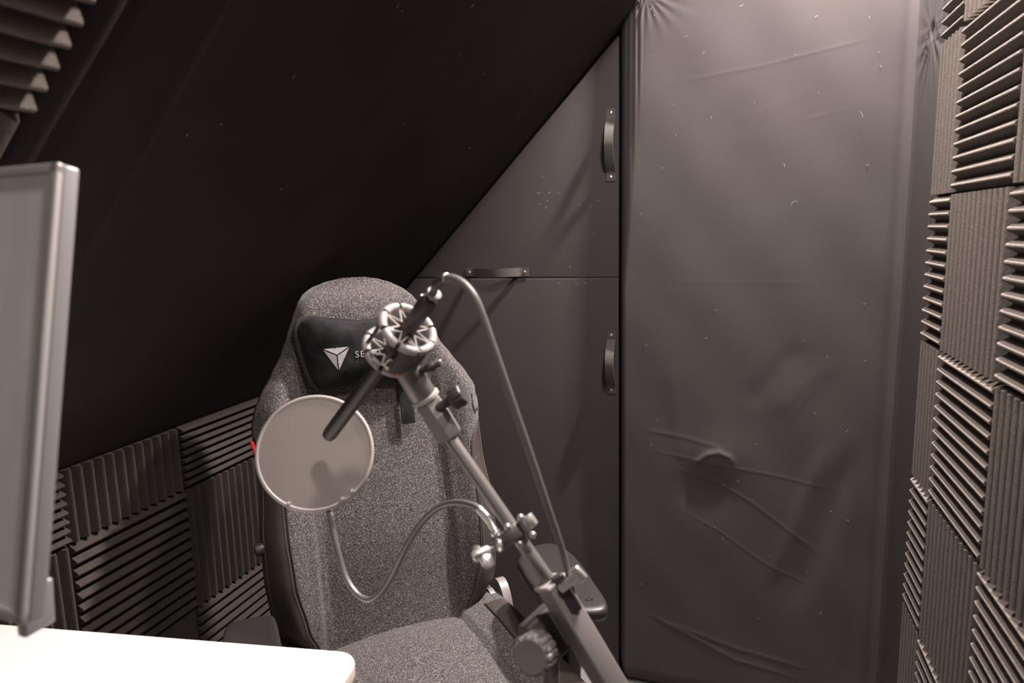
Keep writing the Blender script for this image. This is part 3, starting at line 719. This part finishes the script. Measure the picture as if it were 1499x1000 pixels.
MNTO = thing('shock_mount', 'ring shock mount with elastic cords holding the microphone on the stand', 'shock mount', ax(.3))
c1, c2 = ax(.215), ax(.36)
RG = .0335
frm = []
u1 = up_; v1 = sd_
def ringpt(c_, ang, r): return c_+(u1*math.cos(ang)+v1*math.sin(ang))*r
for c_ in (c1, c2):
    for k in range(8):
        a_ = 2*math.pi*k/8+.2; b_ = a_+2*math.pi/8-.13
        pts_ = [ringpt(c_, a_+(b_-a_)*i/6, RG) for i in range(7)]
        child(MB().tube(pts_, .0054, 12), 'ring_segment', MNT, MNTO, 60)
    child(MB().torus(c_, ma, RG, .0036, 48, 8), 'ring_core', ELB, MNTO, 60)
    zz = MB()
    for k in range(8):
        a_ = 2*math.pi*k/8+.135; b_ = a_+2*math.pi/16
        zz.tube([ringpt(c_, a_, RG), ringpt(c_, b_, .0118), ringpt(c_, a_+2*math.pi/8, RG)], .0014, 8)
    child(zz, 'elastic_cord', ELA, MNTO, 60)
for k, a_ in enumerate((.6, 2.2, 3.7, 5.2)):
    child(MB().cyl(ringpt(c1, a_, RG), ringpt(c2, a_, RG), .0026, n=12), 'spacer_rod', BLK, MNTO)
# yoke and swivel below the rings
sw0, sw1 = Vector((-0.3864, 0.7672, 1.2137)), Vector((-0.3645, 0.7827, 1.1632))
yo_ = MB()
for a_ in np.linspace(2.5, 4.1, 2): pass
mid = (c1+c2)/2
yd = (sw0-mid); yd = (yd-ma*yd.dot(ma)).normalized()
ya = math.atan2(yd.dot(v1), yd.dot(u1))
g = MB(); rs_ = []
for k in range(13):
    a_ = ya-.75+1.5*k/12
    rs_.append([ringpt(c1-ma*.004, a_, RG-.004), ringpt(c1-ma*.004, a_, RG+.004), ringpt(c2+ma*.004, a_, RG+.004), ringpt(c2+ma*.004, a_, RG-.004)])
child(g.rings(rs_), 'yoke', BLK2, MNTO, 40, label='dark curved yoke joining the two rings')
sa = (sw1-sw0).normalized(); sL = (sw1-sw0).length
child(MB().lathe(sw0-sa*.006, sa, [(0, .008), (.004, .014), (.012, .0158), (sL*.55, .0165), (sL, .0172), (sL+.003, .016)], 26), 'swivel', STD, MNTO, 40)
sr = sa.cross(Vector((0, 1, 0))).normalized(); 
wp = Vector((-0.3667, 0.7710, 1.1990)); wq = Vector((-0.3430, 0.7832, 1.2087))
child(MB().cyl(wp, wq, .0045, n=14).lathe(wp+(wq-wp)*.45, wq-wp, [(0, .006), (.004, .007), (.009, .0055)], 14), 'wing_screw', BLK, MNTO, 40)
child(MB().box(wp+(wq-wp)*.85, (.016, .005, .009), (wq-wp).to_track_quat('X', 'Z').to_matrix(), .002), 'wing', STL, MNTO, 40)
child(MB().lathe(Vector((-0.3839, 0.7533, 1.2020)), F*-1, [(0, .004), (.002, .004), (.003, .0025), (.003, 0)], 14), 'screw', COP, MNTO, 40)

# ------------------------------------------------------------------ microphone stand
t0, t1 = Vector((-0.3414, 0.7899, 1.1188)), Vector((-0.2015, 0.7674, 0.9431))
BZ = (Vector((-0.2015, 0.7674, 0.9431))-Vector((-0.3414, 0.7899, 1.1188))).normalized()
STN = thing('microphone_stand', 'dark steel microphone stand with big ridged knob right of the desk', 'stand', (-.225, .80, 0))
child(MB().cyl(t0-BZ*.02, t1+BZ*.03, .0088, n=24), 'boom_tube', STD, STN, 40, label='slim satin boom tube')
child(MB().lathe(Vector((-0.3662, 0.7828, 1.1675)), sa, [(0, .0165), (.002, .019), (.006, .019), (.008, .0165)], 26), 'collar', MNT, STN, 40)
k0, k1 = Vector((-0.3619, 0.7848, 1.1584)), Vector((-0.3389, 0.7907, 1.1187))
ka = (k1-k0).normalized()
child(MB().lathe(k0, ka, [(0, .0160), (.002, .0175), (.020, .0175), (.022, .0185), (.052, .0175), (.054, .0165)], 6, ref=F), 'clutch', SLV, STN, 25, label='hexagonal grey clutch at the boom end')
kb = Vector((-0.3469, 0.7799, 1.1515)); kc = Vector((-0.3196, 0.7870, 1.1679)); kd = (kc-kb).normalized()
child(MB().cyl(kb, kc, .006, n=14), 'knob_shaft', BLK, STN)
def ridged(p0, d, r, L, nr_, name, M):
    d = Vector(d).normalized(); u_ = d.orthogonal().normalized(); v_ = d.cross(u_); n_ = nr_*4; rs_ = []
    for h, k in ((0, .82), (L*.08, .96), (L*.16, 1), (L*.84, 1), (L*.93, .95), (L, .80), (L*.97, .5), (L*.97, .01)):
        rs_.append([p0+d*h+(u_*math.cos(2*math.pi*i/n_)+v_*math.sin(2*math.pi*i/n_))*(r*k*(1-(.10 if i % 4 in (0,) else 0.0)*(1 if k > .9 else 0))) for i in range(n_)])
    return child(MB().rings(rs_), name, M, STN, 35)
ridged(kc-kd*.012, kd, .0145, .018, 8, 'knob', BLK)
s0b, s1b = Vector((-0.1995, 0.7632, 0.9456)), Vector((-0.1218, 0.7655, 0.8132))
sd2 = (s1b-s0b).normalized()
sx2 = sd2.cross(F).normalized(); sn2 = sx2.cross(sd2).normalized()
RS = Matrix((sx2, sn2, sd2)).transposed()
SLL = (s1b-s0b).length
ctr = (s0b+s1b)/2
# box channel turned a little so that its pale top face and darker flank both show
tw = Matrix.Rotation(math.radians(-35), 3, sd2)
child(MB().box(ctr, (.030, .030, SLL), tw @ RS, .003), 'sleeve', SLV, STN, 30, label='square grey sleeve of the boom')
child(MB().box(s0b, (.033, .033, .006), tw @ RS, .002), 'sleeve_lip', MNT, STN, 30)
br = Vector((-0.2063, 0.7649, 0.8739))
child(MB().box(br, (.052, .026, .060), tw @ RS, .006).box(Vector((-0.2243, 0.7591, 0.8607)), (.034, .024, .034), tw @ RS, .005), 'pivot_block', BLK2, STN, 30)
kk0, kk1 = Vector((-0.2033, 0.7625, 0.8667)), Vector((-0.2145, 0.6996, 0.8796))
ridged(kk0+(kk1-kk0)*.35, kk1-kk0, .0245, .030, 14, 'big_knob', SLV)
child(MB().cyl(kk0, kk0+(kk1-kk0)*.5, .010), 'big_knob_shaft', BLK, STN)
# upright, telescoping down to a tripod base
pz = Vector((-0.2028, 0.7695, 0.8439))
child(MB().cyl((pz.x, pz.y, .42), (pz.x, pz.y, pz.z), .011).cyl((pz.x, pz.y, .41), (pz.x, pz.y, .46), .019, bev=.003), 'upright', STD, STN, 40)
child(MB().cyl((pz.x, pz.y, .10), (pz.x, pz.y, .42), .015), 'lower_tube', STD, STN, 40)
child(MB().lathe((pz.x, pz.y, .09), (0, 0, 1), [(0, .018), (.004, .026), (.03, .026), (.04, .018)], 24), 'hub', BLK, STN, 40)
for k in range(3):
    a = 2*math.pi*k/3+.5; e_ = V(pz.x+math.cos(a)*.20, pz.y+math.sin(a)*.20, .010)
    lg_ = child(MB().cyl((pz.x+math.cos(a)*.02, pz.y+math.sin(a)*.02, .108), e_, .008, n=14), 'leg', STD, STN, 40)
    mb = MB().lathe(e_-V(0, 0, .0095), (0, 0, 1), [(0, .010), (.002, .012), (.016, .012), (.02, .008)], 16); mb.v = [tuple(Vector(p)-Vector(STN.location)) for p in mb.v]; mb.build('rubber_foot', BLK, lg_)
# small clamp with wing nut where the cable meets the sleeve
cl0, cl1 = Vector((-0.1833, 0.7524, 0.9456)), Vector((-0.1630, 0.7516, 0.9662))
child(MB().cyl(cl0, cl1, .006, n=14).box(cl1, (.016, .008, .020), (cl1-cl0).to_track_quat('X', 'Z').to_matrix(), .003), 'locking_screw', STL, STN, 40, label='bright locking screw at the top of the sleeve')
child(MB().box(Vector((-0.1788, 0.7578, 0.9380)), (.016, .012, .05), RS, .003), 'cable_clip', BLK, STN, 40)

# ------------------------------------------------------------------ microphone cable with its plug
CBL = thing('microphone_cable', 'grey microphone cable arching from the microphone to the stand sleeve', 'cable', Vector((-0.2532, 0.7253, 1.2321)))
xa = -ma
child(MB().lathe(ax(.175), xa, [(0, .0092), (.004, .0105), (.020, .0108), (.030, .0112), (.040, .0104), (.046, .009), (.048, .006)], 26), 'plug', BLK, CBL, 40, label='black cable plug in the back of the microphone')
child(MB().lathe(ax(.018), xa, [(0, .0090), (.002, .0094), (.005, .0090), (.006, .006)], 22), 'plug_ring', GRY, CBL, 40)
child(MB().box(ax(.10)+up_*.0112, (.004, .002, .010), Matrix((sd_, up_, ma)).transposed(), .0006).cyl(ax(.06)+up_*.010-sd_*.002, ax(.06)+up_*.0122-sd_*.002, .0016, n=10), 'latch', STL, CBL, 30)
cp = spline([ax(.02), Vector((-0.3157, 0.7245, 1.3136)), Vector((-0.3023, 0.7191, 1.3193)), Vector((-0.2876, 0.7129, 1.3182)), Vector((-0.2730, 0.7076, 1.3096)), Vector((-0.2595, 0.7035, 1.2915)), Vector((-0.2438, 0.7039, 1.2453)), Vector((-0.2270, 0.7100, 1.1867)), Vector((-0.2103, 0.7206, 1.1235)), Vector((-0.1947, 0.7354, 1.0561)), Vector((-0.1831, 0.7510, 1.0001)), Vector((-0.1753, 0.7616, 0.9541)), Vector((-0.1714, 0.7731, 0.9201)), Vector((-0.1624, 0.7938, 0.8683)), Vector((-0.1513, 0.8118, 0.7968)), Vector((-0.1418, 0.8328, 0.7141))], 8)
cp += spline([cp[-1], V(-.14, .86, .45), V(-.10, .90, .15), V(-.06, .95, .008), V(.05, 1.05, .006), V(.2, 1.1, .006)], 8)[1:]
child(MB().tube(cp, [.0046-.0007*min(1, i/90) for i in range(len(cp))], 12), 'cord', CAB, CBL, 60)
child(MB().tube([Vector((-0.3179, 0.7257, 1.3120)), Vector((-0.3093, 0.7218, 1.3169)), Vector((-0.3023, 0.7191, 1.3193))], [.0058, .0056, .0052], 12), 'strain_relief', BLK, CBL, 60)
child(MB().lathe(Vector((-0.3034, 0.7198, 1.3193)), Vector((-0.2994, 0.7179, 1.3194))-Vector((-0.3034, 0.7198, 1.3193)), [(-.0006, .0050), (.0, .0056), (.0020, .0056), (.0026, .0050)], 16), 'relief_ring', STL, CBL, 40)

# ------------------------------------------------------------------ pop filter on its gooseneck
pcn = Vector((-0.5898, 0.8693, 1.0468)); pn = (a0-pcn).normalized()*.35+(-F)*.65; pn = (pn+Vector((-.10, 0, -.02))).normalized()
POP = thing('pop_filter', 'round beige-lit mesh pop filter on a gooseneck clamped to the boom', 'pop filter', pcn)
PR = .0843
pu = Vector((0, 0, 1)); pu = (pu-pn*pu.dot(pn)).normalized(); pw = pu.cross(pn)
disc = MB(); N_ = 64
rsd = [[(math.cos(2*math.pi*i/N_)*r_, math.sin(2*math.pi*i/N_)*r_, 0) for i in range(N_)] for r_ in (PR, PR*.75, PR*.5, PR*.25, .002)]
Mo = Matrix((pw, pu, pn)).transposed().to_4x4()
for zz_ in (.0022, -.0022):
    dm = MB().rings([[(x, y, zz_) for x, y, z in r_] for r_ in rsd], cap=False); dm.f.append(tuple(range(4*N_, 5*N_)))
    do = dm.build('mesh_screen', MESHM, POP, 0); do.matrix_local = Mo
ro = MB().torus((0, 0, 0), (0, 0, 1), PR, .0034, 72, 10).build('hoop', MNT, POP, 60, label='pale plastic hoop'); ro.matrix_local = Mo
scw = MB()
for a_ in (-2.05, -1.05, -.83):
    so = MB().lathe((math.cos(a_)*(PR-.003), math.sin(a_)*(PR-.003), .003), (0, 0, 1), [(0, .0034), (.0014, .0032), (.002, 0)], 12).build('hoop_screw', CHR, POP, 40); so.matrix_local = Mo
gp = [Vector((-0.5722, 0.8614, 0.9662)), Vector((-0.5622, 0.8564, 0.9498)), Vector((-0.5471, 0.8445, 0.9136)), Vector((-0.5293, 0.8332, 0.8762)), Vector((-0.5084, 0.8257, 0.8551)), Vector((-0.4862, 0.8212, 0.8500)), Vector((-0.4657, 0.8193, 0.8635)), Vector((-0.4459, 0.8196, 0.8910)), Vector((-0.4180, 0.8157, 0.9422)), Vector((-0.3927, 0.8141, 0.9796)), Vector((-0.3632, 0.8069, 1.0080)), Vector((-0.3334, 0.7973, 1.0214)), Vector((-0.3077, 0.7898, 1.0232)), Vector((-0.2893, 0.7819, 1.0173)), Vector((-0.2767, 0.7736, 1.0076)), Vector((-0.2689, 0.7682, 0.9982))]
gs = spline(gp, 10)
child(MB().tube(gs, [.0043+.00022*(i % 2) for i in range(len(gs))], 12), 'gooseneck', STD, POP, 60, label='bent metal gooseneck')
child(MB().lathe(Vector((-0.5749, 0.8642, 0.9692)), gs[8]-gs[0], [(-.012, .004), (-.010, .007), (.004, .007), (.006, .0055), (.020, .0055), (.022, .0045)], 18).box(Vector((-0.5693, 0.8624, 0.9672)), (.018, .008, .010), None, .002), 'neck_socket', CHR, POP, 40)
child(MB().tube([gs[-26], gs[-14], gs[-6], gs[-1]], [.0052, .0056, .0052, .0060], 12).lathe(gs[-6], gs[-1]-gs[-6], [(0, .0055), (.002, .0068), (.006, .0068), (.008, .0055)], 14), 'neck_ferrule', CHR, POP, 40)
# clamp round the boom tube: jaw block, screws and wing nuts
cj = Vector((-0.2498, 0.7670, 0.9999))
jx = (Vector((-0.2202, 0.7684, 1.0159))-Vector((-0.2878, 0.7512, 0.9769))).normalized(); jz = BZ; jy = jz.cross(jx).normalized(); jx = jy.cross(jz)
RJ = Matrix((jx, jy, jz)).transposed()
child(MB().box(cj, (.030, .024, .018), RJ, .003).box(cj+jx*.022, (.008, .020, .022), RJ, .002).box(cj-jx*.016-jy*.0, (.014, .022, .022), RJ, .003), 'clamp_jaw', STD, POP, 30)
child(MB().box(cj+jx*.030, (.012, .016, .016), RJ, .002), 'clamp_end', STL, POP, 30)
scw = MB()
for q_, e_ in ((.004, -1), (.004, 1), (.024, -1), (.024, 1)): scw.lathe(cj+jx*q_+jz*e_*.0125-F*.010, -F, [(0, .0044), (.003, .0044), (.005, .002)], 14)
child(scw, 'clamp_screw', STL, POP, 40)
w0 = cj-jx*.024-F*.004; w1 = Vector((-0.2874, 0.7364, 0.9831))
child(MB().cyl(w0, w1, .0042, n=14), 'thumb_bolt', STL, POP, 40)
child(MB().lathe(Vector((-0.2585, 0.7525, 0.9931)), w1-w0, [(0, .004), (.001, .0078), (.004, .0078), (.005, .004)], 18), 'bolt_collar', CHR, POP, 40)
wd_ = (w1-w0).normalized(); pa, pb = Vector((-0.2774, 0.7382, 0.9878)), Vector((-0.2673, 0.7330, 0.9758))
child(MB().lathe(Vector((-0.2709, 0.7446, 0.9882)), wd_, [(0, .005), (.002, .0065), (.018, .0060), (.022, .004)], 16).lathe(pa, pb-pa, [(0, .004), (.004, .0085), (.014, .0085), (.020, .006), (.0215, .0)], 18, squash=.55, ref=wd_).lathe(Vector((-0.2812, 0.7414, 0.9885)), Vector((-0.2942, 0.7451, 0.9843))-Vector((-0.2812, 0.7414, 0.9885)), [(0, .003), (.004, .0062), (.009, .0062), (.013, 0)], 16, squash=.6), 'wing_nut', STL, POP, 40)
child(MB().lathe(Vector((-0.2835, 0.7350, 0.9798)), Vector((-0.2836, 0.7304, 0.9785))-Vector((-0.2835, 0.7350, 0.9798)), [(0, .0035), (.003, .0035), (.004, 0)], 12), 'bolt_tip', CHR, POP, 40)
